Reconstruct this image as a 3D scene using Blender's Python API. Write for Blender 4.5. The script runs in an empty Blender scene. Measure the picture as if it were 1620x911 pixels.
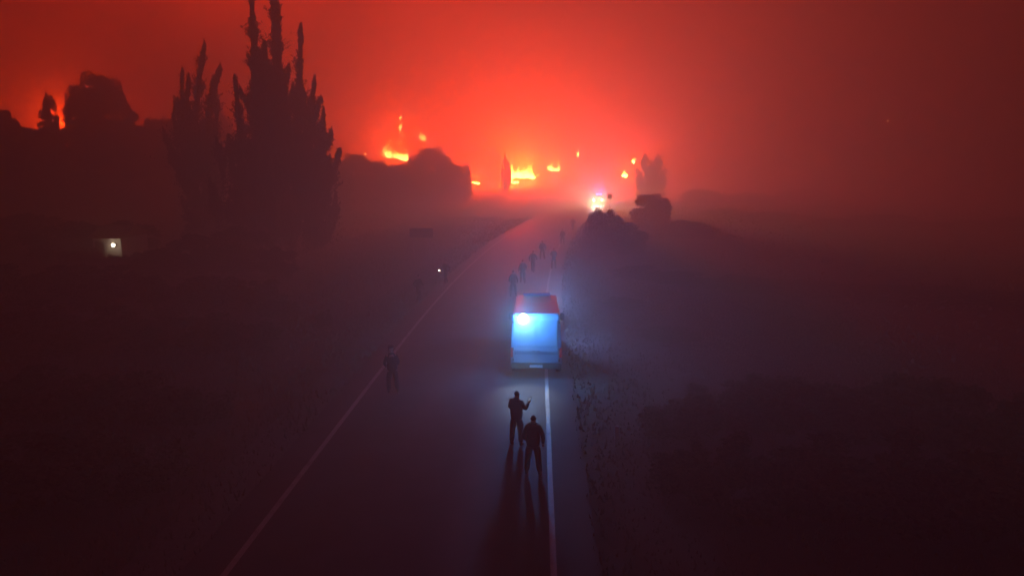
import bpy, bmesh, math, random
import numpy as np
from mathutils import Vector, Matrix, Euler

R = math.radians
sc = bpy.context.scene
C = sc.collection

# ------------------------------------------------------------------ camera
CAM_H = 8.6
FPX = 1080.0
cam_d = bpy.data.cameras.new('camera')
cam_d.sensor_width = 36.0
cam_d.lens = 36.0 * FPX / 1620.0
cam_d.clip_end = 3000.0
cam = bpy.data.objects.new('camera', cam_d)
C.objects.link(cam)
cam.location = (0, 0, CAM_H)
cam.rotation_euler = Euler((R(90 - 10.3), 0, R(2.2)), 'XYZ')
sc.camera = cam
CM = cam.rotation_euler.to_matrix()


def ray(px, py):
    v = CM @ Vector(((px - 810) / FPX, -(py - 455.5) / FPX, -1.0))
    return v


def at(px, py, Y):
    """point seen at photo pixel px, py at forward distance Y"""
    v = ray(px, py)
    return Vector((v.x / v.y * Y, Y, CAM_H + v.z / v.y * Y))


# ------------------------------------------------------------------ world: night sky, smoke lit by the fire front
W = bpy.data.worlds.new('World')
sc.world = W
W.use_nodes = True
wn, wl = W.node_tree.nodes, W.node_tree.links
wn.clear()
wout = wn.new('ShaderNodeOutputWorld')


def wmath(op, a, b=None):
    n = wn.new('ShaderNodeMath'); n.operation = op
    for i, v in enumerate((a, b)):
        if v is None: continue
        if isinstance(v, (int, float)): n.inputs[i].default_value = v
        else: wl.new(v, n.inputs[i])
    return n.outputs[0]


wtc = wn.new('ShaderNodeTexCoord')
wno = wn.new('ShaderNodeVectorMath'); wno.operation = 'NORMALIZE'
wl.new(wtc.outputs['Generated'], wno.inputs[0])
# billowing smoke: the direction is slightly displaced by noise
wnz = wn.new('ShaderNodeTexNoise'); wnz.inputs['Scale'].default_value = 3.2; wnz.inputs['Detail'].default_value = 4.0
wl.new(wno.outputs[0], wnz.inputs['Vector'])
wsb = wn.new('ShaderNodeVectorMath'); wsb.operation = 'SUBTRACT'; wsb.inputs[1].default_value = (.5, .5, .5)
wl.new(wnz.outputs['Color'], wsb.inputs[0])
wsc = wn.new('ShaderNodeVectorMath'); wsc.operation = 'SCALE'; wsc.inputs['Scale'].default_value = 0.24
wl.new(wsb.outputs[0], wsc.inputs[0])
wad = wn.new('ShaderNodeVectorMath'); wad.operation = 'ADD'
wl.new(wno.outputs[0], wad.inputs[0]); wl.new(wsc.outputs[0], wad.inputs[1])


def lobe(px, py, sx, sz, col, power=1.0):
    """a fire glow on the smoke in one direction of the sky; sx, sz in degrees"""
    c = ray(px, py).normalized()
    s = wn.new('ShaderNodeVectorMath'); s.operation = 'SUBTRACT'; s.inputs[1].default_value = c
    wl.new(wad.outputs[0], s.inputs[0])
    m = wn.new('ShaderNodeVectorMath'); m.operation = 'MULTIPLY'
    m.inputs[1].default_value = (1 / R(sx), 1 / R(sx), 1 / R(sz))
    wl.new(s.outputs[0], m.inputs[0])
    ln = wn.new('ShaderNodeVectorMath'); ln.operation = 'LENGTH'
    wl.new(m.outputs[0], ln.inputs[0])
    p = wmath('POWER', ln.outputs['Value'], 1.6)
    e = wmath('EXPONENT', wmath('MULTIPLY', p, -1.0))
    k = wn.new('ShaderNodeVectorMath'); k.operation = 'SCALE'
    k.inputs[0].default_value = col
    wl.new(e, k.inputs['Scale'])
    return k.outputs[0]


WORLD_GAIN = 1.0
lobes = [
    lobe(790, 110, 14.0, 11.0, (3.5, 0.10, 0.003)),
    lobe(330, 70, 18.0, 14.0, (8.5, 0.25, 0.010)),
    lobe(30, 170, 9.0, 7.0, (5, 0.12, 0.008)),
    lobe(1150, 150, 20.0, 16.0, (0.08, 0.005, 0.003)),
    lobe(900, 200, 60.0, 30.0, (0.008, 0.002, 0.0025)),
]
acc = lobes[0]
for l in lobes[1:]:
    a = wn.new('ShaderNodeVectorMath'); a.operation = 'ADD'
    wl.new(acc, a.inputs[0]); wl.new(l, a.inputs[1]); acc = a.outputs[0]
wn2 = wn.new('ShaderNodeTexNoise'); wn2.inputs['Scale'].default_value = 4.5; wn2.inputs['Detail'].default_value = 5.0; wn2.inputs['Distortion'].default_value = .8
wl.new(wno.outputs[0], wn2.inputs['Vector'])
wm2 = wn.new('ShaderNodeMapRange'); wm2.inputs['From Min'].default_value = .3; wm2.inputs['From Max'].default_value = .7
wm2.inputs['To Min'].default_value = .62; wm2.inputs['To Max'].default_value = 1.38
wl.new(wn2.outputs['Fac'], wm2.inputs['Value'])
wk2 = wn.new('ShaderNodeVectorMath'); wk2.operation = 'SCALE'
wl.new(acc, wk2.inputs[0]); wl.new(wm2.outputs[0], wk2.inputs['Scale']); acc = wk2.outputs[0]
amb = wn.new('ShaderNodeVectorMath'); amb.operation = 'ADD'
wl.new(acc, amb.inputs[0]); amb.inputs[1].default_value = (0.004, 0.0025, 0.004)
bg1 = wn.new('ShaderNodeBackground'); wl.new(amb.outputs[0], bg1.inputs['Color']); bg1.inputs['Strength'].default_value = WORLD_GAIN
sky = wn.new('ShaderNodeTexSky'); sky.sky_type = 'NISHITA'; sky.sun_disc = False
sky.sun_elevation = R(20); sky.sun_rotation = R(200)
bg2 = wn.new('ShaderNodeBackground'); wl.new(sky.outputs[0], bg2.inputs['Color']); bg2.inputs['Strength'].default_value = 0.0002
ads = wn.new('ShaderNodeAddShader')
wl.new(bg1.outputs[0], ads.inputs[0]); wl.new(bg2.outputs[0], ads.inputs[1]); wl.new(ads.outputs[0], wout.inputs['Surface'])

sc.view_settings.view_transform = 'Standard'
sc.view_settings.look = 'None'
sc.view_settings.gamma = 1
sc.view_settings.exposure = 0.0
sc.view_settings.use_curve_mapping = False
sc.render.engine = 'CYCLES'
sc.cycles.use_denoising = True
sc.cycles.volume_bounces = 0
sc.cycles.max_bounces = 5
sc.cycles.diffuse_bounces = 2
sc.cycles.glossy_bounces = 2
sc.cycles.sample_clamp_indirect = 4.0

# ------------------------------------------------------------------ helpers


def mat(name, col, rough=0.8, metal=0.0, emis=None, estr=0.0, noise=None, spec=0.5, bump=None):
    m = bpy.data.materials.new(name); m.use_nodes = True
    n, l = m.node_tree.nodes, m.node_tree.links
    b = n['Principled BSDF']
    b.inputs['Base Color'].default_value = (*col, 1)
    b.inputs['Roughness'].default_value = rough
    b.inputs['Metallic'].default_value = metal
    b.inputs['Specular IOR Level'].default_value = spec
    if emis:
        b.inputs['Emission Color'].default_value = (*emis, 1)
        b.inputs['Emission Strength'].default_value = estr
    if noise:
        sc_, amt = noise
        tc = n.new('ShaderNodeTexCoord'); nz = n.new('ShaderNodeTexNoise')
        nz.inputs['Scale'].default_value = sc_; nz.inputs['Detail'].default_value = 6
        l.new(tc.outputs['Object'], nz.inputs['Vector'])
        mx = n.new('ShaderNodeMix'); mx.data_type = 'RGBA'
        mx.inputs['A'].default_value = (*[c * (1 - amt) for c in col], 1)
        mx.inputs['B'].default_value = (*[c * (1 + amt) for c in col], 1)
        l.new(nz.outputs['Fac'], mx.inputs['Factor']); l.new(mx.outputs['Result'], b.inputs['Base Color'])
    if bump:
        tc = n.new('ShaderNodeTexCoord'); nz = n.new('ShaderNodeTexNoise')
        nz.inputs['Scale'].default_value = bump[0]; nz.inputs['Detail'].default_value = 5
        l.new(tc.outputs['Object'], nz.inputs['Vector'])
        bp = n.new('ShaderNodeBump'); bp.inputs['Strength'].default_value = bump[1]; bp.inputs['Distance'].default_value = bump[2]
        l.new(nz.outputs['Fac'], bp.inputs['Height']); l.new(bp.outputs['Normal'], b.inputs['Normal'])
    return m


def glow(name, col, strength):
    m = bpy.data.materials.new(name); m.use_nodes = True
    n, l = m.node_tree.nodes, m.node_tree.links
    n.clear()
    o = n.new('ShaderNodeOutputMaterial'); e = n.new('ShaderNodeEmission')
    e.inputs['Color'].default_value = (*col, 1); e.inputs['Strength'].default_value = strength
    l.new(e.outputs[0], o.inputs['Surface'])
    return m


def link(name, me, m, parent=None, loc=(0, 0, 0), rot=(0, 0, 0)):
    o = bpy.data.objects.new(name, me)
    if m is not None and not me.materials: me.materials.append(m)
    C.objects.link(o); o.location = loc; o.rotation_euler = rot
    if parent: o.parent = parent
    return o


def frombm(name, bm, m, parent=None, loc=(0, 0, 0), rot=(0, 0, 0), smooth=False):
    me = bpy.data.meshes.new(name)
    bmesh.ops.recalc_face_normals(bm, faces=bm.faces[:])
    bm.to_mesh(me); bm.free()
    if smooth:
        for p in me.polygons: p.use_smooth = True
    return link(name, me, m, parent, loc, rot)


def tag(o, label=None, cat=None, group=None, kind=None):
    if label: o['label'] = label
    if cat: o['category'] = cat
    if group: o['group'] = group
    if kind: o['kind'] = kind
    return o


def empty(name, loc=(0, 0, 0), rz=0, label=None, cat=None, group=None):
    o = bpy.data.objects.new(name, None); C.objects.link(o)
    o.location = loc; o.rotation_euler = (0, 0, rz); o.empty_display_size = .2
    return tag(o, label, cat, group)


def copy_tree(o, parent=None):
    c = o.copy(); C.objects.link(c)
    if parent: c.parent = parent
    for ch in list(o.children): copy_tree(ch, c)
    return c


def box(bm, x0, x1, y0, y1, z0, z1, bev=0.0):
    r = bmesh.ops.create_cube(bm, size=1)
    vs = r['verts']
    for v in vs:
        v.co = Vector(((x0 + x1) / 2 + v.co.x * (x1 - x0), (y0 + y1) / 2 + v.co.y * (y1 - y0), (z0 + z1) / 2 + v.co.z * (z1 - z0)))
    if bev:
        es = list({e for v in vs for e in v.link_edges})
        bmesh.ops.bevel(bm, geom=es, offset=bev, segments=2, affect='EDGES')
    return vs


def tube(bm, pts, rads, n=8, cap=True):
    """swept tube through points with a radius each"""
    rings = []
    pts = [Vector(p) for p in pts]
    for i, p in enumerate(pts):
        d = (pts[min(i + 1, len(pts) - 1)] - pts[max(i - 1, 0)]).normalized()
        u = d.cross(Vector((0, 1, 0.13)))
        if u.length < .1: u = d.cross(Vector((1, 0, 0)))
        u.normalize(); w = d.cross(u)
        rings.append([bm.verts.new(p + (u * math.cos(2 * math.pi * k / n) + w * math.sin(2 * math.pi * k / n)) * rads[i]) for k in range(n)])
    for a, b in zip(rings, rings[1:]):
        for k in range(n):
            bm.faces.new((a[k], a[(k + 1) % n], b[(k + 1) % n], b[k]))
    if cap:
        bm.faces.new(rings[0][::-1]); bm.faces.new(rings[-1])


def disc_lathe(bm, prof, n=24, axis='Z', loc=(0, 0, 0)):
    """prof: list of (radius, height)"""
    rings = []
    for r, h in prof:
        ring = []
        for k in range(n):
            a = 2 * math.pi * k / n
            p = (r * math.cos(a), r * math.sin(a), h)
            if axis == 'X': p = (h, p[0], p[1])
            if axis == 'Y': p = (p[0], h, p[1])
            ring.append(bm.verts.new(Vector(p) + Vector(loc)))
        rings.append(ring)
    for a, b in zip(rings, rings[1:]):
        for k in range(n):
            bm.faces.new((a[k], a[(k + 1) % n], b[(k + 1) % n], b[k]))
    bm.faces.new(rings[0][::-1]); bm.faces.new(rings[-1])


def point(name, loc, col, watt, rad, parent=None):
    d = bpy.data.lights.new(name, 'POINT'); d.energy = watt; d.color = col; d.shadow_soft_size = rad
    o = bpy.data.objects.new(name, d); C.objects.link(o); o.location = loc
    if parent: o.parent = parent
    return o


def spot(name, loc, target, col, watt, ang, rad=.06, blend=.5, parent=None):
    d = bpy.data.lights.new(name, 'SPOT'); d.energy = watt; d.color = col; d.shadow_soft_size = rad
    d.spot_size = R(ang); d.spot_blend = blend
    o = bpy.data.objects.new(name, d); C.objects.link(o); o.location = loc
    o.rotation_euler = (Vector(target) - Vector(loc)).to_track_quat('-Z', 'Y').to_euler()
    if parent: o.parent = parent
    return o


# ------------------------------------------------------------------ terrain and road


def hz(x, y):
    """height of the ground"""
    x = np.asarray(x, float); y = np.asarray(y, float)
    s = 10.0 * np.log1p(np.exp(np.clip((y - 168) / 10.0, -30, 30)))
    s = np.where(y > 420, 252.0, s)
    left = 1 / (1 + np.exp((x + 28) / 12.0))
    base = 0.072 * s + 0.045 * s * left + 8.0 / (1 + np.exp((x + 62) / 7.0)) / (1 + np.exp(-(y - 98) / 7.0))
    d = np.abs(x - rx(y) + 3.1)
    rough = 0.10 * np.sin(x * .31 + 1.3) * np.sin(y * .27) + 0.06 * np.sin(x * .9) * np.sin(y * .8 + x * .2)
    ditch = -0.30 * np.exp(-((d - 8.2) / 1.3) ** 2)
    edge = np.clip((d - 5.0) / 3.0, 0, 1)
    return base + rough * edge + ditch


def rx(y):
    """sideways shift of the road as it bends away to the right"""
    y = np.asarray(y, float)
    t = np.clip(y - 30, 0, None)
    return 0.00105 * t * t


def H(x, y): return float(hz(x, y))


m_ground = mat('dry_ground', (0.085, 0.076, 0.062), 0.95, noise=(0.6, 0.5), spec=.1, bump=(3.0, .6, .1))
m_asph = mat('asphalt', (0.052, 0.052, 0.054), 0.42, noise=(0.9, 0.55), spec=.06, bump=(35, .35, .01))
# patches of smoother and rougher asphalt along the wheel tracks
n, l = m_asph.node_tree.nodes, m_asph.node_tree.links
tc = n.new('ShaderNodeTexCoord'); mp = n.new('ShaderNodeMapping'); mp.inputs['Scale'].default_value = (1.4, .05, 1)
nz = n.new('ShaderNodeTexNoise'); nz.inputs['Scale'].default_value = 1.0; nz.inputs['Detail'].default_value = 5
mr = n.new('ShaderNodeMapRange'); mr.inputs['To Min'].default_value = .42; mr.inputs['To Max'].default_value = .80
l.new(tc.outputs['Object'], mp.inputs[0]); l.new(mp.outputs[0], nz.inputs['Vector']); l.new(nz.outputs['Fac'], mr.inputs['Value'])
l.new(mr.outputs[0], n['Principled BSDF'].inputs['Roughness'])
m_paint = mat('road_paint', (0.36, 0.34, 0.31), 0.5, noise=(3.0, .35), spec=.4)
n, l = m_paint.node_tree.nodes, m_paint.node_tree.links
tcp = n.new('ShaderNodeTexCoord'); nzp = n.new('ShaderNodeTexNoise'); nzp.inputs['Scale'].default_value = 1.7; nzp.inputs['Detail'].default_value = 8
mrp = n.new('ShaderNodeMapRange'); mrp.inputs['From Min'].default_value = .26; mrp.inputs['From Max'].default_value = .48
mxp = n.new('ShaderNodeMix'); mxp.data_type = 'RGBA'; mxp.inputs['A'].default_value = (.09, .085, .08, 1); mxp.inputs['B'].default_value = (.25, .235, .21, 1)
l.new(tcp.outputs['Object'], nzp.inputs['Vector']); l.new(nzp.outputs['Fac'], mrp.inputs['Value']); l.new(mrp.outputs[0], mxp.inputs['Factor'])
l.new(mxp.outputs['Result'], n['Principled BSDF'].inputs['Base Color'])
m_shoulder = mat('gravel_shoulder', (0.10, 0.09, 0.08), 0.9, noise=(8, .5), spec=.2, bump=(20, .7, .03))


def sheet(name, X, Y, Z, m):
    ny, nx = X.shape
    me = bpy.data.meshes.new(name)
    v = np.stack([X, Y, Z], -1).reshape(-1, 3)
    idx = np.arange(nx * ny).reshape(ny, nx)
    q = np.stack([idx[:-1, :-1], idx[:-1, 1:], idx[1:, 1:], idx[1:, :-1]], -1).reshape(-1, 4)
    me.from_pydata(v.tolist(), [], q.tolist())
    for p in me.polygons: p.use_smooth = True
    return link(name, me, m)


gx = np.concatenate([np.linspace(-500, -90, 42), np.linspace(-88, 88, 160), np.linspace(90, 500, 42)])
gy = np.concatenate([np.linspace(-50, -2, 12), np.linspace(0, 260, 180), np.linspace(265, 620, 60)])
X, Y = np.meshgrid(gx, gy)
Z = hz(X, Y)
dd = np.abs(X - rx(Y) + 3.1)
Z = np.where(dd < 5.2, Z - 0.06, Z)
tag(sheet('ground', X, Y, Z, m_ground), 'dark dry ground of the fields either side of the road', 'ground', kind='structure')


def ribbon(name, x0, x1, dz, m, y0=-30, y1=215, step=1.2, nx=4, z_taper=0):
    ys = np.arange(y0, y1, step)
    t = np.linspace(0, 1, nx)
    Xr = x0 + (x1 - x0) * t[None, :] + rx(ys)[:, None]
    Yr = np.repeat(ys[:, None], nx, 1)
    Zr = hz(rx(ys) - 3.1, ys)[:, None] + dz + np.zeros_like(Xr)
    if z_taper: Zr = Zr - z_taper * (t if z_taper > 0 else t - 1)[None, :] * np.sign(z_taper) * np.sign(z_taper)
    return sheet(name, Xr, Yr, Zr, m)


tag(ribbon('road', -7.6, 1.4, 0.03, m_asph, nx=10), 'asphalt road running towards the fire and bending right', 'road', kind='structure')
tag(ribbon('shoulder_strip', -8.9, -7.6, 0.026, m_shoulder), 'gravel strip along the left road edge', 'road', kind='structure')
tag(ribbon('edge_line', -6.68, -6.53, 0.036, m_paint, nx=2), 'white painted line along the left road edge', 'marking', kind='structure')
tag(ribbon('edge_line', 0.31, 0.45, 0.036, m_paint, nx=2), 'white painted line along the right road edge', 'marking', kind='structure')

# ------------------------------------------------------------------ haze
bm = bmesh.new()
box(bm, -520, 520, -70, 640, -1.6, 48)
hz_o = frombm('haze', bm, None)
tag(hz_o, 'smoke haze filling the air over the road', 'haze', kind='stuff')
mh = bpy.data.materials.new('haze'); mh.use_nodes = True
n, l = mh.node_tree.nodes, mh.node_tree.links
n.clear()
mo = n.new('ShaderNodeOutputMaterial'); pv = n.new('ShaderNodeVolumePrincipled')
pv.inputs['Color'].default_value = (0.90, 0.80, 0.57, 1)
HAZE = 0.0205
pv.inputs['Density'].default_value = HAZE
pv.inputs['Anisotropy'].default_value = 0.35
l.new(pv.outputs[0], mo.inputs['Volume'])
hz_o.data.materials.append(mh)

# ------------------------------------------------------------------ vegetation
m_leaf = []
for i, c in enumerate([(0.045, 0.055, 0.022), (0.06, 0.065, 0.03), (0.035, 0.045, 0.02)]):
    m = mat('foliage_%s' % ('dark', 'dry', 'deep')[i], c, 0.9, spec=.15)
    n, l = m.node_tree.nodes, m.node_tree.links
    oi = n.new('ShaderNodeNewGeometry'); hs = n.new('ShaderNodeHueSaturation')
    mr = n.new('ShaderNodeMapRange'); mr.inputs['To Min'].default_value = .6; mr.inputs['To Max'].default_value = 1.6
    l.new(oi.outputs['Random Per Island'], mr.inputs['Value']); l.new(mr.outputs[0], hs.inputs['Value'])
    hs.inputs['Color'].default_value = (*c, 1); l.new(hs.outputs[0], n['Principled BSDF'].inputs['Base Color'])
    m_leaf.append(m)
m_straw = mat('dry_grass', (0.14, 0.12, 0.08), 0.9, noise=(1.5, .5), spec=.15)
m_bark = mat('bark', (0.09, 0.07, 0.05), 0.95, noise=(5, .4), spec=.1)


def leaf_mesh(name, pts, size, rs, stretch=1.6, up=0.0):
    """many small leaf-sized quads at the points, freely turned"""
    N = len(pts)
    a = rs.normal(size=(N, 3)); a[:, 2] += up * 2
    a /= np.linalg.norm(a, axis=1)[:, None]
    b = rs.normal(size=(N, 3)); b = np.cross(a, b); b /= np.linalg.norm(b, axis=1)[:, None]
    s = size * rs.uniform(.5, 1.35, N)[:, None]
    v = np.stack([pts - a * s * stretch * .5, pts - b * s * .38, pts + a * s * stretch * .5, pts + b * s * .38], 1).reshape(-1, 3)
    me = bpy.data.meshes.new(name)
    me.vertices.add(N * 4); me.vertices.foreach_set('co', v.astype(np.float32).ravel())
    me.loops.add(N * 4); me.loops.foreach_set('vertex_index', np.arange(N * 4, dtype=np.int32))
    me.polygons.add(N); me.polygons.foreach_set('loop_start', np.arange(0, N * 4, 4, dtype=np.int32))
    me.polygons.foreach_set('loop_total', np.full(N, 4, dtype=np.int32))
    me.update(); me.validate()
    return me


def cluster_pts(centres, radii, per, rs):
    out = []
    for c, r in zip(centres, radii):
        k = max(4, int(per * (r if np.isscalar(r) else np.mean(r)) ** 1.6))
        p = rs.normal(size=(k, 3)); p /= np.linalg.norm(p, axis=1)[:, None]
        p *= rs.uniform(.25, 1, k)[:, None] ** .5
        out.append(np.array(c) + p * r)
    return np.concatenate(out)


def round_tree(name, h, w, seed, mi=0, trunk_h=None, per=330, leaf=.24, n_cl=46, flat=1.0):
    """a broad crown of leaf clumps on a tapering trunk with limbs; returns its Empty"""
    rs = np.random.RandomState(seed)
    t = empty(name)
    th = trunk_h if trunk_h is not None else h * .07
    ch = (h - th)
    cz = th + ch * .52
    cen, rad = [], []
    for i in range(n_cl):
        u = rs.normal(size=3); u /= np.linalg.norm(u); u *= rs.uniform(.35, 1) ** .6
        z = u[2] * ch * .46
        wid = w * .5 * (1 - .25 * max(0, u[2])) * flat
        if i % 3 == 0:
            z = rs.uniform(.05, .52) * h - cz; q = math.sqrt(u[0] ** 2 + u[1] ** 2) + .01
            u = np.array((u[0] / q, u[1] / q, 0)) * rs.uniform(.3, 1); wid = w * .5
        cen.append((u[0] * wid * .88, u[1] * wid * .88, cz + z))
        rad.append(np.array((1, 1, rs.uniform(.7, 1.3))) * rs.uniform(.05, .17) * w * .9)
    pts = cluster_pts(cen, rad, per, rs)
    me = leaf_mesh('crown', pts, leaf, rs)
    link('crown', me, m_leaf[mi], t)
    bm = bmesh.new()
    tube(bm, [(0, 0, -.3), (w * .01, 0, th * .5), (w * .02, .05, th), (0, 0, cz), (.05, 0, cz + ch * .25)],
         [h * .028, h * .022, h * .018, h * .01, h * .004], 8)
    for i in range(7):
        c = cen[rs.randint(len(cen))]
        z0 = th * .8 + rs.uniform(0, .25) * ch
        tube(bm, [(0, 0, z0), (c[0] * .5, c[1] * .5, z0 + (c[2] - z0) * .4), c], [h * .011, h * .007, h * .003], 6)
    frombm('trunk', bm, m_bark, t, smooth=True)
    return t


def poplar(name, loc, plumes, seed, body, mi=2):
    """several upright plumes of foliage on rising stems. plumes: (x0,z0,x1,z1,width,depth)"""
    rs = np.random.RandomState(seed)
    t = empty(name, loc)
    pts = []
    bm = bmesh.new()
    tube(bm, [(0, 0, -.4), (0.1, 0, 4), (0, .1, 9)], [.55, .42, .3], 10)
    def twigs(B, T, m=9):
        """fine leafy twigs from points B to tips T, bending upwards"""
        B, T = np.asarray(B), np.asarray(T)
        t = np.linspace(.1, 1, m)[None, :, None]
        mid = (B + T) / 2 + np.array((0, 0, -.12)) * np.linalg.norm(T - B, axis=1)[:, None]
        p = B[:, None] * (1 - t) ** 2 + 2 * mid[:, None] * t * (1 - t) + T[:, None] * t * t
        p = p + rs.normal(size=p.shape) * .06 * (1.15 - t)
        pts.append(p.reshape(-1, 3))

    def plume(a0, a1, w, per=34, bend=0.0):
        a0, a1 = np.array(a0, float), np.array(a1, float)
        L = np.linalg.norm(a1 - a0); k = int(L * per * max(.5, w))
        s = rs.uniform(0, 1, k) ** .9
        c = a0 + (a1 - a0) * s[:, None]; c[:, 0] += bend * np.sin(s * 3.1)
        env = w * .5 * np.clip(s * 5 + .3, 0, 1) * (1 - s) ** .8 * (1 + .75 * np.sin(s * L * 2.3 + seed + a0[0] * 2)) + .04
        an = rs.uniform(0, 6.28, k)
        r = env * np.where(rs.uniform(size=k) < .14, rs.uniform(1.1, 2.0, k), rs.uniform(.3, 1.1, k))
        tip = c + np.stack([np.cos(an) * r, np.sin(an) * r, rs.uniform(.35, 1.3, k) * (1 - .35 * s)], -1)
        twigs(c, tip)

    for (x0, z0, x1, z1, w, y) in plumes:
        plume((x0, y, z0), (x1, y * .7, z1), w * 1.3, 26, rs.uniform(-.3, .3))
        tube(bm, [(0, 0, max(1.5, z0 - 3)), (x0, y * .9, z0), (x0 + (x1 - x0) * .42, y * .85, z0 + (z1 - z0) * .5), (x1, y * .7, z1)], [.2, .14, .07, .01], 6)
    for (cx, cy, cz, rx_, rz_) in body:
        k = int(rx_ * rz_ * 120)
        p = rs.normal(size=(k, 3)); p /= np.linalg.norm(p, axis=1)[:, None]; p *= rs.uniform(.2, 1, k)[:, None] ** .45
        p *= (1 + .25 * np.sin(p[:, 2] * 9 + cx) * np.cos(p[:, 0] * 7))[:, None]
        pts.append(np.array((cx, cy, cz)) + p * np.array((rx_, rx_ * .9, rz_)))
    for (cx, cy, cz, rx_, rz_) in body:
        for j in range(int(rx_ * rz_ * 1.6)):
            u = rs.normal(size=3); u /= np.linalg.norm(u)
            q0 = np.array((cx + u[0] * rx_ * .8, cy + u[1] * rx_ * .8, cz + u[2] * rz_ * .75))
            ln = rs.uniform(1.6, 4.2)
            plume(q0, q0 + np.array((u[0] * rs.uniform(.2, 1.5), u[1] * .6, ln)), rs.uniform(.7, 1.5), 40, rs.uniform(-.2, .2))
    link('crown', leaf_mesh('crown', np.concatenate(pts), .16, rs, stretch=2.0, up=.5), m_leaf[mi], t)
    frombm('trunk', bm, m_bark, t, smooth=True)
    return t


def ppx(lst, Y, bx, base):
    """plume list given in photo pixels at distance Y, relative to the tree's base"""
    out = []
    for (ax, ay, cx, cy, w, d) in lst:
        a, c = at(ax, ay, Y), at(cx, cy, Y)
        out.append((a.x - bx, a.z - base, c.x - bx, c.z - base, w * Y / FPX, d))
    return out


# the large poplar
Yp = 62.0
b = at(428, 400, Yp)
bz = H(b.x, Yp)
pl = ppx([(405, 300, 400, -2, 34, -.5), (434, 290, 430, -40, 30, .3), (412, 290, 396, 40, 24, .8), (450, 290, 443, 10, 22, -.7), (462, 300, 474, 48, 24, .6), 
          (380, 300, 370, 130, 22, .2), (478, 300, 494, 132, 30, 1.1), (488, 330, 512, 182, 34, .2),
          (500, 345, 541, 243, 24, -.8), (440, 330, 440, 120, 60, 1.4), (470, 350, 522, 215, 34, 1.0), (420, 340, 410, 90, 50, .2)],
         Yp, b.x, bz)
body = [(at(428, 200, Yp).x - b.x, 0, at(428, 205, Yp).z - bz, 1.5, 4.0), (at(476, 225, Yp).x - b.x, .4, at(476, 225, Yp).z - bz, 1.5, 3.4), (at(425, 290, Yp).x - b.x, 0, at(425, 300, Yp).z - bz, 2.9, 5.6), (at(470, 330, Yp).x - b.x, 0, at(450, 335, Yp).z - bz, 3.0, 4.8),
        (at(385, 340, Yp).x - b.x, 0, 4.6, 3.0, 5.4), (at(445, 390, Yp).x - b.x, 0, 2.6, 4.6, 4.4), (at(500, 350, Yp).x - b.x, 0, 4.0, 2.0, 4.6), (at(530, 262, Yp).x - b.x - .6, 0, at(530, 262, Yp).z - bz, 1.0, .8)]
tag(poplar('poplar_tree', (b.x, Yp, bz), pl, 4, body), 'tallest dark poplar with many upright plumes, cut by the top of the photo', 'tree', 'poplars left of the road')
Yq = 74.0
b = at(312, 400, Yq); bz = H(b.x, Yq)
pl = ppx([(308, 250, 325, 72, 24, 0), (290, 250, 286, 115, 14, .6), (325, 250, 352, 112, 18, -.5), (300, 260, 304, 128, 22, -.8), (318, 270, 336, 128, 30, .7), (296, 300, 296, 165, 40, 0), (334, 300, 343, 165, 20, .6)],
         Yq, b.x, bz)
body = [(at(308, 270, Yq).x - b.x, 0, at(308, 262, Yq).z - bz, 2.2, 5.2), (at(325, 330, Yq).x - b.x, 0, 4.2, 2.6, 4.4)]
tag(poplar('poplar_tree', (b.x, Yq, bz), pl, 9, body), 'lower ragged poplar left of the tallest one', 'tree', 'poplars left of the road')

# prototypes of rounder kinds, each first one is used itself
P = {
    'broad': round_tree('broadleaf_tree', 9.0, 8.0, 11, 0, n_cl=110),
    'oval': round_tree('broadleaf_tree', 9.5, 5.6, 12, 2, n_cl=90),
    'bush': round_tree('bush', 2.6, 3.6, 13, 1, trunk_h=.15, per=520, leaf=.15, n_cl=60),
    'scrub': round_tree('bush', 1.7, 3.0, 14, 1, trunk_h=.1, per=620, leaf=.12, n_cl=44),
    'tallbush': round_tree('bush', 4.4, 4.6, 15, 0, trunk_h=.3, per=330, leaf=.2, n_cl=80),
}
PH = {'broad': 9.0, 'oval': 9.5, 'bush': 2.6, 'scrub': 1.7, 'tallbush': 4.4}
PW = {'broad': 8.0, 'oval': 5.6, 'bush': 3.6, 'scrub': 3.0, 'tallbush': 4.6}
used = set()
rng = random.Random(5)


def plant(kind, x, y, h, w, label, group=None, rz=None):
    if kind in used: o = copy_tree(P[kind])
    else: o = P[kind]; used.add(kind)
    o.location = (x, y, H(x, y) - .05)
    o.scale = (w / PW[kind], w / PW[kind], h / PH[kind])
    o.rotation_euler = (0, 0, rng.uniform(0, 6.28) if rz is None else rz)
    tag(o, label, 'tree' if kind in ('broad', 'oval') else 'bush', group)
    if group is None and 'group' in o: del o['group']
    return o


def plant_px(kind, px, top, Y, wpx, label, group=None):
    """tree whose crown top shows at px, top when it stands Y metres down the road"""
    p = at(px, top, Y)
    h = p.z - H(p.x, Y)
    return plant(kind, p.x, Y, h * 1.02, wpx * Y / FPX, label, group)


ORD = ['leftmost', 'second from the left', 'third from the left', 'fourth from the left', 'fifth from the left', 'sixth from the left', 'seventh from the left', 'eighth from the left', 'rightmost']


def row(kind, lst, what, group, start=0):
    """a row of like plants; each is told apart by its place in the row"""
    lst = sorted(lst)
    for i, (px, top, Y, w) in enumerate(lst):
        o_ = 'rightmost' if i == len(lst) - 1 else ORD[i]
        plant_px(kind, px, top, Y, w, what % o_, group)


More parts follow.
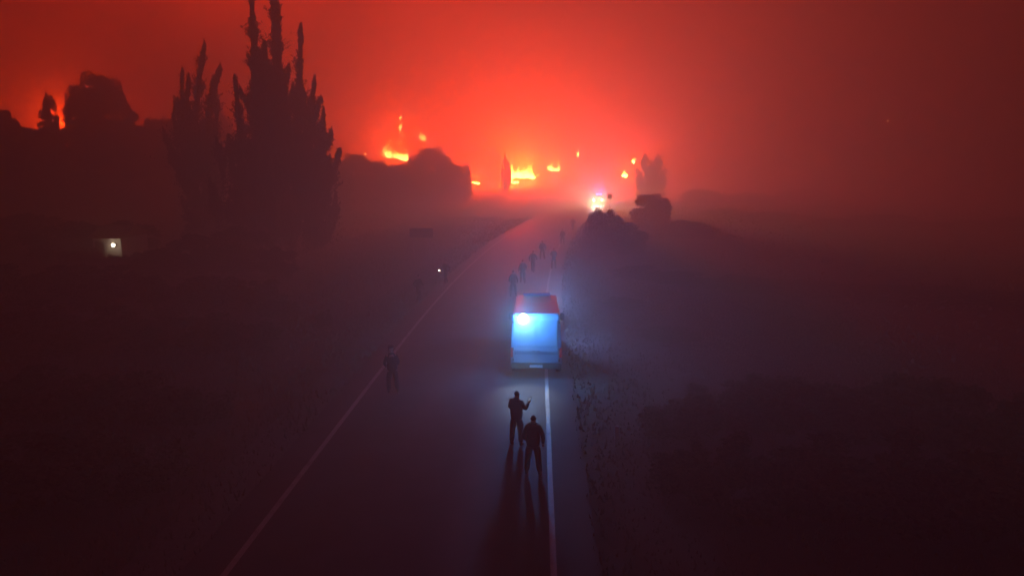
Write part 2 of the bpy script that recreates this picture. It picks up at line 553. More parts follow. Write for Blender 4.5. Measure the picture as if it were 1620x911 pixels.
# left hill line
plant_px('oval', 74, 152, 118, 36, 'narrow oval tree on the left hill line beside the small fire glow', 'trees on the hill line')
plant_px('broad', 150, 122, 114, 108, 'largest rounded tree on the left hill line', 'trees on the hill line')
plant_px('oval', 196, 166, 116, 64, 'oval tree against the right side of the largest hill line tree', 'trees on the hill line')
plant_px('broad', 2, 176, 104, 70, 'rounded dark tree cut by the left edge of the photo', 'trees on the hill line')
row('broad', [(30, 202, 122, 70), (60, 206, 124, 70), (112, 203, 120, 80), (205, 200, 120, 80), (240, 190, 126, 70), (268, 190, 122, 60), (345, 182, 130, 60), (190, 196, 124, 70), (300, 200, 124, 70)], '%s rounded tree in the dark row along the left hill line', 'trees in the hill row')
# centre, in front of the fires
plant_px('broad', 684, 236, 150, 78, 'broad rounded tree silhouetted between the two largest fires', 'trees before the fire')
plant_px('broad', 655, 252, 152, 60, 'lower tree at the left foot of the broad rounded tree before the fire', 'trees before the fire')
plant_px('broad', 716, 262, 148, 50, 'lower tree at the right foot of the broad rounded tree before the fire', 'trees before the fire')
plant_px('oval', 738, 260, 150, 20, 'slim small tree just left of the smallest low flames', 'trees before the fire')
plant_px('oval', 800, 248, 178, 17, 'small oval tree right before the flames of the largest fire', 'trees before the fire')
plant_px('oval', 782, 236, 196, 26, 'tall slim tree on the left of the largest fire', 'trees before the fire')
row('broad', [(560, 246, 140, 70), (600, 256, 145, 60), (530, 258, 120, 60), (628, 262, 150, 50)], '%s low rounded tree in the hazy row left of the fire', 'hazy trees left of the fire')
# right of the road
plant_px('oval', 1022, 246, 150, 36, 'tall block shaped tree behind the patrol car, left half', 'trees right of the car')
plant_px('oval', 1040, 247, 152, 36, 'tall block shaped tree behind the patrol car, right half', 'trees right of the car')
plant_px('broad', 1032, 308, 92, 72, 'rounded tree beyond the spiky bush on the right verge', 'trees right of the car')
plant_px('tallbush', 948, 330, 72, 44, 'tall spiky bush before the patrol car lights', 'roadside bushes on the right')
plant_px('tallbush', 968, 334, 70, 50, 'tall spiky bush just right of the one before the patrol car lights', 'roadside bushes on the right')
plant_px('tallbush', 990, 352, 66, 70, 'spreading bush at the right foot of the tall spiky bushes', 'roadside bushes on the right')
plant_px('bush', 933, 346, 77, 20, 'small bush sticking out left of the tall spiky bushes', 'roadside bushes on the right')
plant_px('bush', 929, 372, 71, 30, 'low rounded bush nearest the road at the foot of the tall spiky bushes', 'roadside bushes on the right')
row('broad', [(1085, 350, 80, 110), (1150, 330, 110, 90), (1230, 336, 105, 110), (1320, 346, 95, 110), (1400, 340, 98, 120), (1480, 352, 90, 120), (1560, 350, 92, 120), (1620, 344, 95, 110)], '%s dim rounded tree in the nearer hazy row right of the road', 'hazy trees right of the road')
row('broad', [(1110, 300, 150, 70), (1190, 305, 150, 90), (1270, 300, 160, 90)], '%s dim rounded tree in the farther hazy row right of the road', 'far hazy trees right of the road')
row('tallbush', [(1010, 420, 52, 90), (1075, 430, 50, 110), (1180, 440, 48, 150), (1290, 450, 46, 160), (1400, 455, 45, 170), (1510, 460, 44, 170), (1610, 465, 43, 170), (985, 470, 42, 70), (1060, 520, 34, 110)], '%s dim bush in the dark thicket right of the van', 'thicket right of the van')
row('bush', [(1060, 642, 21.5, 120), (1150, 610, 22.5, 190), (1270, 600, 22, 220), (1400, 610, 21, 240), (1530, 600, 21, 260)], '%s dark bush in the upper row at lower right', 'near thicket on the right')
row('bush', [(1110, 700, 17.5, 160), (1230, 690, 17, 220), (1370, 700, 16.5, 260), (1520, 690, 16, 280)], '%s dark bush in the lower row at lower right', 'nearest thicket on the right')
# left of the road
row('tallbush', [(380, 360, 54, 120), (300, 372, 52, 110), (440, 392, 50, 70), (250, 396, 49, 90), (120, 352, 60, 150), (40, 340, 66, 150), (200, 350, 64, 110), (340, 330, 70, 120)], '%s dark bush in the thicket under the poplars', 'thicket under the poplars')
row('bush', [(60, 412, 42, 190), (170, 420, 41, 180), (290, 430, 40, 170), (390, 440, 40, 130)], '%s dark bush in the upper thicket row left of the road', 'upper thicket left of the road')
row('bush', [(20, 480, 33, 220), (150, 490, 32, 220), (280, 500, 31, 190), (385, 510, 31, 120), (440, 470, 38, 70)], '%s dark bush in the lower thicket row left of the road', 'lower thicket left of the road')
row('bush', [(128, 388, 53, 60), (166, 396, 53, 44), (205, 396, 53, 50), (240, 388, 54, 60)], '%s dark bush in front of the small lit shed', 'bushes before the shed')
plant_px('bush', 513, 486, 36, 34, 'small rounded bush alone near the left road edge', 'thicket left of the road')
row('scrub', [(40, 590, 22, 260), (180, 600, 22, 230), (300, 620, 22, 160)], '%s low dark scrub in the upper row at the lower left', 'near scrub on the left')
row('scrub', [(60, 690, 17, 300), (200, 710, 17, 230)], '%s low dark scrub in the lower row at the lower left', 'nearest scrub on the left')

# grass along the verges and low growth in the fields (uncountable)
rs = np.random.RandomState(3)


def grass(name, n, xr, yr, hgt, label):
    x = rs.uniform(*xr, n); y = yr[0] + (yr[1] - yr[0]) * rs.uniform(0, 1, n) ** 1.5
    x = x + rx(y)
    z = hz(x, y)
    hh = hgt * rs.uniform(.4, 1.3, n) * (1 + .4 * np.sin(x * 1.3) * np.sin(y * .9))
    a = rs.uniform(0, 6.28, n); w = .012 + .002 * y
    w = np.clip(w, .015, .12)
    bx, by = np.cos(a) * w, np.sin(a) * w
    lx, ly = rs.normal(size=n) * hh * .35, rs.normal(size=n) * hh * .35
    v = np.stack([np.stack([x - bx, y - by, z - .05], -1), np.stack([x + bx, y + by, z - .05], -1), np.stack([x + lx, y + ly, z + hh], -1)], 1).reshape(-1, 3)
    me = bpy.data.meshes.new(name)
    me.from_pydata(v.tolist(), [], np.arange(3 * n).reshape(-1, 3).tolist())
    tag(link(name, me, m_straw), label, 'grass', kind='stuff')


grass('grass', 26000, (-24, -7.5), (8, 110), .22, 'dry grass on the left verge')
grass('grass', 36000, (1.3, 20), (8, 110), .13, 'dry grass on the right verge')
k = 30000
xx = np.where(rs.uniform(size=k) < .5, rs.uniform(-95, -22, k), rs.uniform(15, 95, k)); yy = 10 + 130 * rs.uniform(size=k)
xx = xx + rx(yy)
pts = np.stack([xx, yy, hz(xx, yy) + rs.uniform(0, .5, k) * (1 + .6 * np.sin(xx * .5) * np.sin(yy * .4))], -1)
tag(link('undergrowth', leaf_mesh('undergrowth', pts, .26, rs), m_straw), 'low undergrowth covering the dark fields', 'undergrowth', kind='stuff')

# ------------------------------------------------------------------ fires


def flame_mat(name, strength):
    m = bpy.data.materials.new(name); m.use_nodes = True
    n, l = m.node_tree.nodes, m.node_tree.links
    n.clear()
    o = n.new('ShaderNodeOutputMaterial'); e = n.new('ShaderNodeEmission')
    tc = n.new('ShaderNodeTexCoord'); sp = n.new('ShaderNodeSeparateXYZ'); l.new(tc.outputs['Generated'], sp.inputs[0])
    nz = n.new('ShaderNodeTexNoise'); nz.inputs['Scale'].default_value = 4.0; l.new(tc.outputs['Generated'], nz.inputs['Vector'])
    ad = n.new('ShaderNodeMath'); ad.operation = 'MULTIPLY_ADD'; ad.inputs[1].default_value = .5
    l.new(nz.outputs['Fac'], ad.inputs[0]); l.new(sp.outputs['Z'], ad.inputs[2])
    cr = n.new('ShaderNodeValToRGB'); l.new(ad.outputs[0], cr.inputs[0])
    cr.color_ramp.elements[0].position = .35; cr.color_ramp.elements[0].color = (1, .62, .13, 1)
    cr.color_ramp.elements[1].position = 1.15 if False else 1.0; cr.color_ramp.elements[1].color = (.55, .07, .008, 1)
    q = cr.color_ramp.elements.new(.68); q.color = (1, .38, .05, 1)
    l.new(cr.outputs[0], e.inputs['Color']); e.inputs['Strength'].default_value = strength
    l.new(e.outputs[0], o.inputs['Surface'])
    return m


m_flame = flame_mat('flame', 300.0)
m_flame_dim = flame_mat('flame_dim', 150.0)
m_flame_red = flame_mat('flame_red', 8.0)


def fire(px0, py0, px1, py1, Y, hpx, n, seed, label, watt, m=None, sway=.5, col=(1, .044, .004)):
    """tongues of flame along a burning line from one photo point to the other"""
    r = random.Random(seed)
    a, b2 = at(px0, py0, Y), at(px1, py1, Y + r.uniform(-2, 2))
    c = (a + b2) / 2
    bm = bmesh.new()
    hm = hpx * Y / FPX
    for i in range(n):
        t = (i + r.uniform(-.3, .3)) / max(1, n - 1)
        p = a.lerp(b2, min(1, max(0, t))) - c
        p.y += r.uniform(-.8, .8)
        hh = hm * r.choice((.35, .5, .7, 1.0, 1.35)) * r.uniform(.8, 1.15); w = hm * (r.uniform(.10, .24) if n > 6 else r.uniform(.17, .30))
        dx = r.uniform(-.2, .5) * sway * hh
        pts, rad = [], []
        for k in range(7):
            s = k / 6
            pts.append(p + Vector((dx * s * s + math.sin(s * 5 + i) * w * .3, math.cos(s * 4 + i) * w * .25, hh * s)))
            rad.append(max(.02, w * (math.sin(math.pi * min(1, s * .8 + .2)) ** .8) * (1 - s * .55)))
        tube(bm, pts, rad, 7)
    o = frombm('flames', bm, m or m_flame, loc=c, smooth=True)
    tag(o, label, 'fire', 'fires on the hillside')
    if watt:
        k = max(1, n // 8)
        for j in range(k):
            p = a.lerp(b2, (j + .5) / k) - c
            point('fire_light', (p.x, p.y - .5, hm * .7), col, watt / k, max(.4, hm * .35), o)
    return o


FW = 23.0
fire(608, 243, 616, 250, 224, 16, 5, 1, 'tallest left tongue of the long sloping fire on the hillside', 20000 * FW)
fire(612, 246, 643, 255, 222, 10, 13, 2, 'long sloping line of yellow flames on the left hillside', 60000 * FW)
fire(808, 281, 842, 282, 205, 17, 21, 3, 'widest and brightest yellow flames at the heart of the fire', 160000 * FW)
fire(794, 288, 820, 290, 196, 8, 18, 4, 'low flat flames just below the brightest fire', 30000 * FW)
fire(842, 284, 853, 278, 204, 6, 5, 5, 'small curl of flame at the right foot of the brightest fire', 8000 * FW)
fire(866, 270, 884, 271, 232, 11, 9, 6, 'short flat flame line right of the brightest fire', 30000 * FW)
fire(746, 290, 758, 291, 188, 10, 5, 7, 'small low flames left of the brightest fire beside the slim tree', 12000 * FW)
fire(912, 248, 915, 248, 250, 10, 4, 8, 'tiny single flame above the road left of the patrol car', 4000 * FW)
fire(631, 205, 635, 203, 230, 9, 5, 9, 'small flame burning high above the sloping fire line', 4000 * FW, m_flame_dim)
fire(633, 190, 636, 189, 230, 7, 4, 10, 'topmost small flame high above the sloping fire line', 2000 * FW, m_flame_dim)
fire(665, 220, 672, 222, 240, 10, 6, 11, 'faint pale flame above the broad rounded tree', 4000 * FW, m_flame_dim)
fire(1000, 257, 1004, 258, 190, 7, 5, 12, 'small round fire left of the block shaped tree, upper one', 6000 * FW)
fire(985, 280, 991, 280, 175, 7, 6, 13, 'small round fire left of the block shaped tree, lower one', 8000 * FW)
fire(980, 256, 980.5, 256, 200, 6, 1, 14, 'faint tiny flame left of the upper small round fire', 0, m_flame_dim)
fire(578, 245, 580, 245, 225, 6, 2, 15, 'tiny flame at the left end of the sloping fire line', 2000 * FW, m_flame_dim)
fire(95, 206, 106, 204, 215, 15, 4, 16, 'red glowing fire between two trees on the left hill line', 90000 * FW, m_flame_red)
o = fire(1406, 192, 1408, 192, 150, 3, 1, 17, 'lone orange ember drifting high over the right field', 0, m_flame_dim)
tag(o, cat='ember')

# ------------------------------------------------------------------ people
m_cloth_dark = mat('dark_uniform', (0.02, 0.022, 0.03), .9, noise=(12, .3), spec=.2)
m_cloth_grey = mat('grey_trousers', (0.035, 0.035, 0.04), .9, noise=(12, .3), spec=.2)
m_cloth_green = mat('olive_jacket', (0.035, 0.04, 0.025), .9, noise=(12, .3), spec=.2)
m_skin = mat('skin', (0.42, 0.26, 0.19), .6, spec=.4)
m_hair = mat('hair', (0.015, 0.012, 0.01), .7)
m_boot = mat('boot_leather', (0.012, 0.012, 0.012), .5)
m_black = mat('black_plastic', (0.015, 0.015, 0.016), .4)


def skin_obj(name, chains, m, parent, levels=2, root=0):
    """chains: list of lists of (key, co, (rx, ry)); equal keys are one joint"""
    keys, cos, rad, edges = {}, [], [], []
    for ch in chains:
        prev = None
        for k, co, r in ch:
            if k not in keys:
                keys[k] = len(cos); cos.append(co); rad.append(r)
            if prev is not None and (prev, keys[k]) not in edges: edges.append((prev, keys[k]))
            prev = keys[k]
    me = bpy.data.meshes.new(name)
    me.from_pydata([tuple(c) for c in cos], edges, [])
    o = link(name, me, m, parent)
    md = o.modifiers.new('skin', 'SKIN')
    md.use_smooth_shade = True
    for i, r in enumerate(rad):
        sv = me.skin_vertices[0].data[i]
        sv.radius = r; sv.use_root = (i == root)
    ss = o.modifiers.new('smooth', 'SUBSURF'); ss.levels = levels; ss.render_levels = levels
    return o


def lerp(a, b, t): return Vector(a).lerp(Vector(b), t)


def make_person(pose, jm, tm, hat=False, pack=False, bulky=1.0):
    """figure facing +Y, feet on z=0, 1.78 m tall. pose gives the joints of arms and legs"""
    t = empty('person')
    hip, chest, neck = Vector((0, 0, .96)), Vector((0, .01, 1.34)), Vector((0, .01, 1.50))
    lean = pose.get('lean', 0.0)
    chest.y += lean * .6; neck.y += lean
    hd = neck + Vector(pose.get('head', (0, .02, .0)))
    J = {}
    for s, sd in ((-1, 'l'), (1, 'r')):
        J['sh' + sd] = neck + Vector((s * .175, -.01, -.085))
        J['el' + sd] = Vector(pose['el' + sd]); J['wr' + sd] = Vector(pose['wr' + sd])
        J['hp' + sd] = hip + Vector((s * .09, 0, -.04))
        J['kn' + sd] = Vector(pose['kn' + sd]); J['an' + sd] = Vector(pose['an' + sd])
    ch = [[('hip', hip, (.14, .10)), ('waist', lerp(hip, chest, .45), (.13, .09)), ('chest', chest, (.17, .11)), ('neck', neck, (.062, .06)),
           ('jaw', hd + Vector((0, .012, .075)), (.066, .075)), ('skull', hd + Vector((0, .0, .165)), (.078, .094)), ('top', hd + Vector((0, -.005, .232)), (.05, .06))],
          [('jaw', hd + Vector((0, .012, .075)), (.066, .075)), ('nose', hd + Vector((0, .105, .115)), (.014, .014))]]
    for sd in 'lr':
        s = -1 if sd == 'l' else 1
        ch.append([('chest', chest, (.17, .11)), ('sh' + sd, J['sh' + sd], (.062, .062)), ('ua' + sd, lerp(J['sh' + sd], J['el' + sd], .5), (.05, .05)), ('el' + sd, J['el' + sd], (.042, .042)),
                   ('fa' + sd, lerp(J['el' + sd], J['wr' + sd], .35), (.042, .042)), ('wr' + sd, J['wr' + sd], (.027, .024)),
                   ('pm' + sd, J['wr' + sd] + (J['wr' + sd] - J['el' + sd]).normalized() * .07, (.040, .02))])
        ch.append([('hip', hip, (.14, .10)), ('hp' + sd, J['hp' + sd], (.095, .095)), ('th' + sd, lerp(J['hp' + sd], J['kn' + sd], .5), (.078, .08)), ('kn' + sd, J['kn' + sd], (.055, .058)),
                   ('cf' + sd, lerp(J['kn' + sd], J['an' + sd], .3) + Vector((0, -.015, 0)), (.055, .058)), ('an' + sd, J['an' + sd], (.036, .038)),
                   ('ft' + sd, J['an' + sd] + Vector((s * .015, .14, -.055)), (.04, .028))])
        ch.append([('skull', hd, (.078, .094)), ('ear' + sd, hd + Vector((s * .088, -.005, .125)), (.012, .022))])
        # fingers: five chains from the palm
        d = (J['wr' + sd] - J['el' + sd]).normalized()
        side = d.cross(Vector((0, 1, 0.2)));
        if side.length < .2: side = d.cross(Vector((0, 0, 1)))
        side.normalize(); nrm = side.cross(d)
        if pose.get('grip' + sd): curl = .8
        else: curl = .35
        pm = J['wr' + sd] + d * .07
        for fi, (off, ln) in enumerate(((-.030, .062), (-.010, .074), (.011, .070), (.031, .056))):
            b0 = pm + d * .02 + side * off
            b1 = b0 + d * ln * .5 + nrm * ln * curl * .3; b2_ = b1 + (d * (1 - curl) + nrm * curl).normalized() * ln * .5
            ch.append([('pm' + sd, pm, (.040, .02)), ('f0%d' % fi + sd, b0, (.010, .010)), ('f1%d' % fi + sd, b1, (.009, .009)), ('f2%d' % fi + sd, b2_, (.007, .007))])
        tb = J['wr' + sd] + d * .03 - side * .03 * (1 if sd == 'l' else -1)
        ch.append([('wr' + sd, J['wr' + sd], (.027, .024)), ('t0' + sd, tb, (.012, .012)), ('t1' + sd, tb + d * .035 - side * .025 * (1 if sd == 'l' else -1) + nrm * .02, (.010, .010)), ('t2' + sd, tb + d * .062 - side * .02 * (1 if sd == 'l' else -1) + nrm * .035, (.008, .008))])
    # eyes and lips sit in the head mesh as small bumps
    for s in (-1, 1):
        ch.append([('jaw', hd, (.066, .075)), ('eye%d' % s, hd + Vector((s * .032, .083, .135)), (.011, .009))])
    ch.append([('jaw', hd, (.066, .075)), ('lip', hd + Vector((0, .085, .068)), (.016, .008))])
    skin_obj('body', ch, m_skin, t)
    # jacket
    k = bulky
    jc = [[('jh', hip + Vector((0, 0, -.17)), (.20 * k, .155 * k)), ('jw', lerp(hip, chest, .3), (.19 * k, .145 * k)), ('jc', chest, (.195 * k, .15 * k)), ('jn', neck + Vector((0, -.005, -.03)), (.11, .10)), ('jk', neck + Vector((0, -.005, .03)), (.078, .08))]]
    for sd in 'lr':
        jc.append([('jc', chest, (.215 * k, .15 * k)), ('s' + sd, J['sh' + sd], (.09 * k, .088)), ('u' + sd, lerp(J['sh' + sd], J['el' + sd], .5), (.078 * k, .075)), ('e' + sd, J['el' + sd], (.068, .066)), ('w' + sd, lerp(J['el' + sd], J['wr' + sd], .93), (.048, .046))])
    skin_obj('jacket', jc, jm, t)
    tr = [[('th', hip + Vector((0, 0, .04)), (.165, .125)), ('tb', hip + Vector((0, 0, -.05)), (.155, .12))]]
    for sd in 'lr':
        tr.append([('tb', hip, (.15, .12)), ('h' + sd, J['hp' + sd] + Vector((0, 0, -.05)), (.105, .108)), ('m' + sd, lerp(J['hp' + sd], J['kn' + sd], .5), (.112, .115)), ('k' + sd, J['kn' + sd], (.092, .096)), ('c' + sd, lerp(J['kn' + sd], J['an' + sd], .5), (.086, .092)), ('a' + sd, lerp(J['kn' + sd], J['an' + sd], .95), (.074, .08))])
    skin_obj('trousers', tr, tm, t)
    for sd in 'lr':
        s = -1 if sd == 'l' else 1
        a = J['an' + sd]
        skin_obj('boot', [[('a', a + Vector((0, 0, .10)), (.056, .06)), ('b', a + Vector((0, -.01, 0)), (.052, .06)), ('h', a + Vector((0, -.02, -.045)), (.047, .05)), ('m', a + Vector((s * .01, .09, -.05)), (.050, .04)), ('t', a + Vector((s * .02, .18, -.055)), (.044, .032))]], m_boot, t)
    # hair or cap
    if hat:
        skin_obj('cap', [[('c', hd + Vector((0, -.01, .17)), (.094, .108)), ('d', hd + Vector((0, -.02, .265)), (.045, .05))], [('c', hd, (.09, .1)), ('v', hd + Vector((0, .15, .165)), (.055, .014))]], jm, t)
    else:
        skin_obj('hair', [[('n', hd + Vector((0, -.05, .09)), (.06, .045)), ('c', hd + Vector((0, -.022, .185)), (.084, .090)), ('d', hd + Vector((0, -.012, .262)), (.03, .035))]], m_hair, t)
    if pack:
        bm = bmesh.new(); box(bm, -.17, .17, -.36 + lean * .5, -.14 + lean * .5, 1.0, 1.45, .05)
        frombm('backpack', bm, m_cloth_dark, t, smooth=True)
    return t


POSE = {
    # standing, both forearms raised before the chest, turned a little right, holding something
    'hold': dict(ell=(-.26, .03, 1.17), wrl=(-.06, .28, 1.20), elr=(.26, .08, 1.17), wrr=(.27, .32, 1.30), knl=(-.14, .02, .50), anl=(-.16, 0, .09), knr=(.13, .03, .50), anr=(.15, .0, .09), gripr=True, gripl=True),
    'stand': dict(ell=(-.27, -.04, 1.15), wrl=(-.22, .14, .97), elr=(.28, -.03, 1.15), wrr=(.27, .10, .89), knl=(-.15, .02, .50), anl=(-.18, 0, .09), knr=(.15, .02, .50), anr=(.19, 0, .09)),
    'walk': dict(ell=(-.27, -.10, 1.17), wrl=(-.28, .04, .93), elr=(.27, .08, 1.17), wrr=(.25, .26, 1.00), knl=(-.10, .20, .54), anl=(-.10, .26, .10), knr=(.10, -.02, .50), anr=(.10, -.28, .14), lean=.05),
    'bend': dict(ell=(-.26, .22, 1.10), wrl=(-.16, .40, .92), elr=(.26, .22, 1.10), wrr=(.16, .40, .92), knl=(-.14, .12, .50), anl=(-.16, -.02, .09), knr=(.14, .12, .50), anr=(.17, -.02, .09), lean=.22),
}
pa = make_person(POSE['hold'], m_cloth_dark, m_cloth_grey, hat=False, bulky=1.1)
pb = make_person(POSE['stand'], m_cloth_dark, m_cloth_dark, hat=False, bulky=1.12)
pw = make_person(POSE['walk'], m_cloth_green, m_cloth_grey, hat=False, bulky=1.08)
pc = make_person(POSE['bend'], m_cloth_dark, m_cloth_dark, hat=True, bulky=1.1)
firstuse = set()
RZ = {}


def place_person(proto, px, foot, label, rz=0, group='people on the road', scale=1.0):
    v = ray(px, foot); Y = -CAM_H / (v.z / v.y)
    p = at(px, foot, Y)
    if proto.name in firstuse: o = copy_tree(proto)
    else: o = proto; firstuse.add(proto.name)
    zr = H(float(rx(Y)) - 3.1, Y) + .03 if abs(p.x - float(rx(Y)) + 3.1) < 4.4 else H(p.x, Y)
    o.location = (p.x, Y, zr); o.rotation_euler = (0, 0, rz); o.scale = (scale,) * 3
    return tag(o, label, 'person', group)


A = place_person(pa, 817, 705, 'standing person left of the near pair, raising a phone in both hands', R(-22))
B = place_person(pb, 843, 752, 'person nearest the camera, standing with legs apart beside the one holding a phone', R(-6))
place_person(pw, 906, 366, 'farthest walking person, alone on the lit road below the patrol car', R(-12))
place_person(pw, 890, 388, 'walking person second farthest, just left of the roadside bushes', R(14))
place_person(pb, 858, 411, 'person walking ahead at the middle of the distant group', R(4))
place_person(pw, 843, 432, 'person at the left of the distant group beyond the van', R(-8), scale=1.03)
place_person(pa, 876, 426, 'person at the right of the distant group beyond the van', R(10))
place_person(pw, 827, 449, 'dim person walking between the van and the distant group', R(12))
place_person(pb, 812, 470, 'person on the road just beyond the left front of the van', R(10))
D = place_person(pw, 706, 450, 'person with a small lit torch on the left half of the road', R(150))
place_person(pw, 662, 478, 'dim person at the far left of the road, below the torch bearer', R(-30))
place_person(pc, 622, 622, 'dim person bending forward beside the left road line', R(20))

# things in hands
d = A.matrix_basis
bm = bmesh.new(); box(bm, -.040, .040, -.006, .006, -.085, .085, .005)
ph = frombm('mobile_phone', bm, m_black, smooth=False)
ph.location = (d @ Vector((.27, .40, 1.40))); ph.rotation_euler = (R(-20), R(28), R(-22))
tag(ph, 'slim dark phone held up by the standing person on the left', 'phone')
bm = bmesh.new(); box(bm, -.031, .031, -.0075, -.0065, -.07, .07)
frombm('screen', bm, glow('phone_screen', (.6, .75, 1), .35), ph)
d = D.matrix_basis
bm = bmesh.new(); disc_lathe(bm, [(.016, -.08), (.016, .03), (.026, .05), (.027, .08)], 14, 'Y')
to = frombm('torch', bm, m_black, loc=d @ Vector((.25, .36, 1.03)), rot=(0, 0, R(150)))
tag(to, 'small lit hand torch held by the person on the left half of the road', 'torch')
bm = bmesh.new(); disc_lathe(bm, [(.028, 0), (.045, .02), (.045, .03)], 14, 'Y', (0, .08, 0))
frombm('lens', bm, glow('torch_lens', (1, .75, .65), 30), to)

# ------------------------------------------------------------------ emergency van seen from behind
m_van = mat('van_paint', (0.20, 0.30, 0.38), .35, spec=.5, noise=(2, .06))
m_stripe = mat('van_stripe', (0.08, 0.16, 0.22), .4)
m_glass = mat('dark_glass', (0.01, 0.012, 0.015), .08, spec=.8)
m_rub = mat('rubber', (0.015, 0.015, 0.015), .85)
m_rim = mat('steel_rim', (0.35, 0.35, 0.36), .4, metal=.8)
m_red = mat('tail_lens', (0.35, 0.01, 0.01), .25, emis=(1, .02, .01), estr=.15)
m_plate = mat('number_plate', (.7, .7, .68), .5)
m_trim = mat('dark_trim', (0.02, 0.02, 0.022), .6)


def wheel(parent, x, y, r=.36, w=.22):
    s = 1 if x > 0 else -1
    h = empty('wheel', (x, y, r)); h.parent = parent
    bm = bmesh.new(); disc_lathe(bm, [(r * .62, -w / 2), (r * .94, -w / 2), (r, -w * .36), (r, w * .36), (r * .94, w / 2), (r * .62, w / 2)], 28, 'X')
    frombm('tyre', bm, m_rub, h, smooth=True)
    bm = bmesh.new(); disc_lathe(bm, [(r * .61, -w * .40), (r * .61, w * .40 * s if s > 0 else w * .40), (r * .5, w * .3), (r * .2, w * .34)], 24, 'X')
    frombm('rim', bm, m_rim, h, rot=(0, 0, 0 if s > 0 else math.pi))
    return h


def side_loft(bm, prof, w, taper=.12, ztap=1.0, ztop=2.6):
    """side profile (y,z) extruded across the width; sides lean in above ztap"""
    rings = []
    for s in (-1, 1):
        ring = []
        for y, z in prof:
            k = 1 - taper * max(0, (z - ztap) / (ztop - ztap)) ** 1.5
            ring.append(bm.verts.new((s * w / 2 * k, y, z)))
        rings.append(ring)
    n = len(prof)
    bm.faces.new(rings[0]); bm.faces.new(rings[1][::-1])
    for k in range(n):
        bm.faces.new((rings[0][k], rings[1][k], rings[1][(k + 1) % n], rings[0][(k + 1) % n]))
    bmesh.ops.recalc_face_normals(bm, faces=bm.faces[:])
    es = [e for e in bm.edges if len(e.link_faces) == 2 and e.calc_face_angle(0) > .5]
    bmesh.ops.bevel(bm, geom=es, offset=.06, segments=3, affect='EDGES')


v = ray(848, 598); YV = -CAM_H / (v.z / v.y)
pv_ = at(848, 598, YV)
van = empty('emergency_van', (pv_.x, YV, .03), 0, 'tall pale emergency van seen from behind, lit blue by its own lamp', 'van')
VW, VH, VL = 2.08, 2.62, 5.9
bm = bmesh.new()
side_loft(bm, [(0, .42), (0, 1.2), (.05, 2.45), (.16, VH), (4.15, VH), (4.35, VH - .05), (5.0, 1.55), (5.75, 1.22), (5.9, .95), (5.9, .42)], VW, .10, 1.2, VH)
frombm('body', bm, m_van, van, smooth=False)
for s in (-1, 1):
    dr = bmesh.new(); box(dr, .02 if s > 0 else -.90, .90 if s > 0 else -.02, -.035, .03, .62, 1.30, .02)
    do = frombm('rear_door', dr, m_van, van)
    dr = bmesh.new()
    # upper leaf of the door leans with the body
    vs = box(dr, .02 if s > 0 else -.86, .86 if s > 0 else -.02, -.03, .03, 1.30, 2.40, .02)
    for q in dr.verts: q.co.y += (q.co.z - 1.2) * .04
    frombm('door_top', dr, m_van, do)
    h_ = bmesh.new(); box(h_, s * .10 - .05, s * .10 + .05, -.075, -.035, 1.10, 1.14, .008)
    frombm('handle', h_, m_trim, do)
    for z in (.75, 1.2, 2.3):
        g_ = bmesh.new(); box(g_, s * .93 - .03, s * .93 + .03, -.05 + max(0, z - 1.2) * .04, .0 + max(0, z - 1.2) * .04, z - .05, z + .05, .008)
        frombm('hinge', g_, m_trim, do)
    tl = bmesh.new(); box(tl, s * .985 - .045, s * .985 + .045, -.03, .04, .85, 1.25, .012)
    frombm('tail_light', tl, m_red, van)
    mi = bmesh.new(); box(mi, s * 1.20 - .09, s * 1.20 + .09, 4.55, 4.68, 1.35, 1.70, .03); tube(mi, [(s * .98, 4.65, 1.45), (s * 1.12, 4.62, 1.48)], [.03, .03], 6)
    frombm('mirror', mi, m_trim, van)
    sw = bmesh.new()
    for y0, y1 in ((.35, 1.55), (1.75, 2.95)):
        vs = box(sw, s * 1.0 - .02, s * 1.0 + .02, y0, y1, 1.55, 2.1)
        for q in vs: q.co.x -= s * (q.co.z - 1.4) * .06
    frombm('side_window', sw, m_glass, van)
    dw = bmesh.new()
    vs = box(dw, s * 1.0 - .02, s * 1.0 + .02, 3.25, 4.45, 1.5, 2.1)
    for q in vs:
        q.co.x -= s * (q.co.z - 1.4) * .06
        if q.co.z > 1.8 and q.co.y > 4: q.co.y -= .35
    frombm('door_window', dw, m_glass, van)
    st = bmesh.new(); box(st, s * 1.035 - .008, s * 1.035 + .008, .1, 5.4, 1.0, 1.18)
    frombm('side_stripe', st, m_stripe, van)
    hl = bmesh.new(); box(hl, s * .78 - .17, s * .78 + .17, 5.84, 5.93, .80, 1.0, .03)
    frombm('headlight', hl, m_glass, van)
    wheel(van, s * .93, .95); wheel(van, s * .93, 4.75)
st = bmesh.new(); box(st, -.88, .88, -.043, -.036, .98, 1.12); frombm('rear_stripe', st, m_stripe, van)
bp_ = bmesh.new(); box(bp_, -1.02, 1.02, -.14, .1, .40, .62, .04); frombm('rear_bumper', bp_, m_trim, van)
bp_ = bmesh.new(); box(bp_, -1.03, 1.03, 5.82, 6.0, .36, .66, .05); frombm('front_bumper', bp_, m_trim, van)
ws = bmesh.new()
vs = box(ws, -.88, .88, 0, .03, 0, .92)
for q in vs: q.co = Vector((q.co.x * (1 - q.co.z * .08), 4.44 + (.92 - q.co.z) * .66 + q.co.y, 1.60 + q.co.z))
frombm('windscreen', ws, m_glass, van)
np_ = bmesh.new(); box(np_, -.26, .26, -.155, -.142, .46, .57, .004); frombm('number_plate', np_, m_plate, van)
lb = bmesh.new(); box(lb, -.62, .62, 3.95, 4.2, VH, VH + .13, .03)
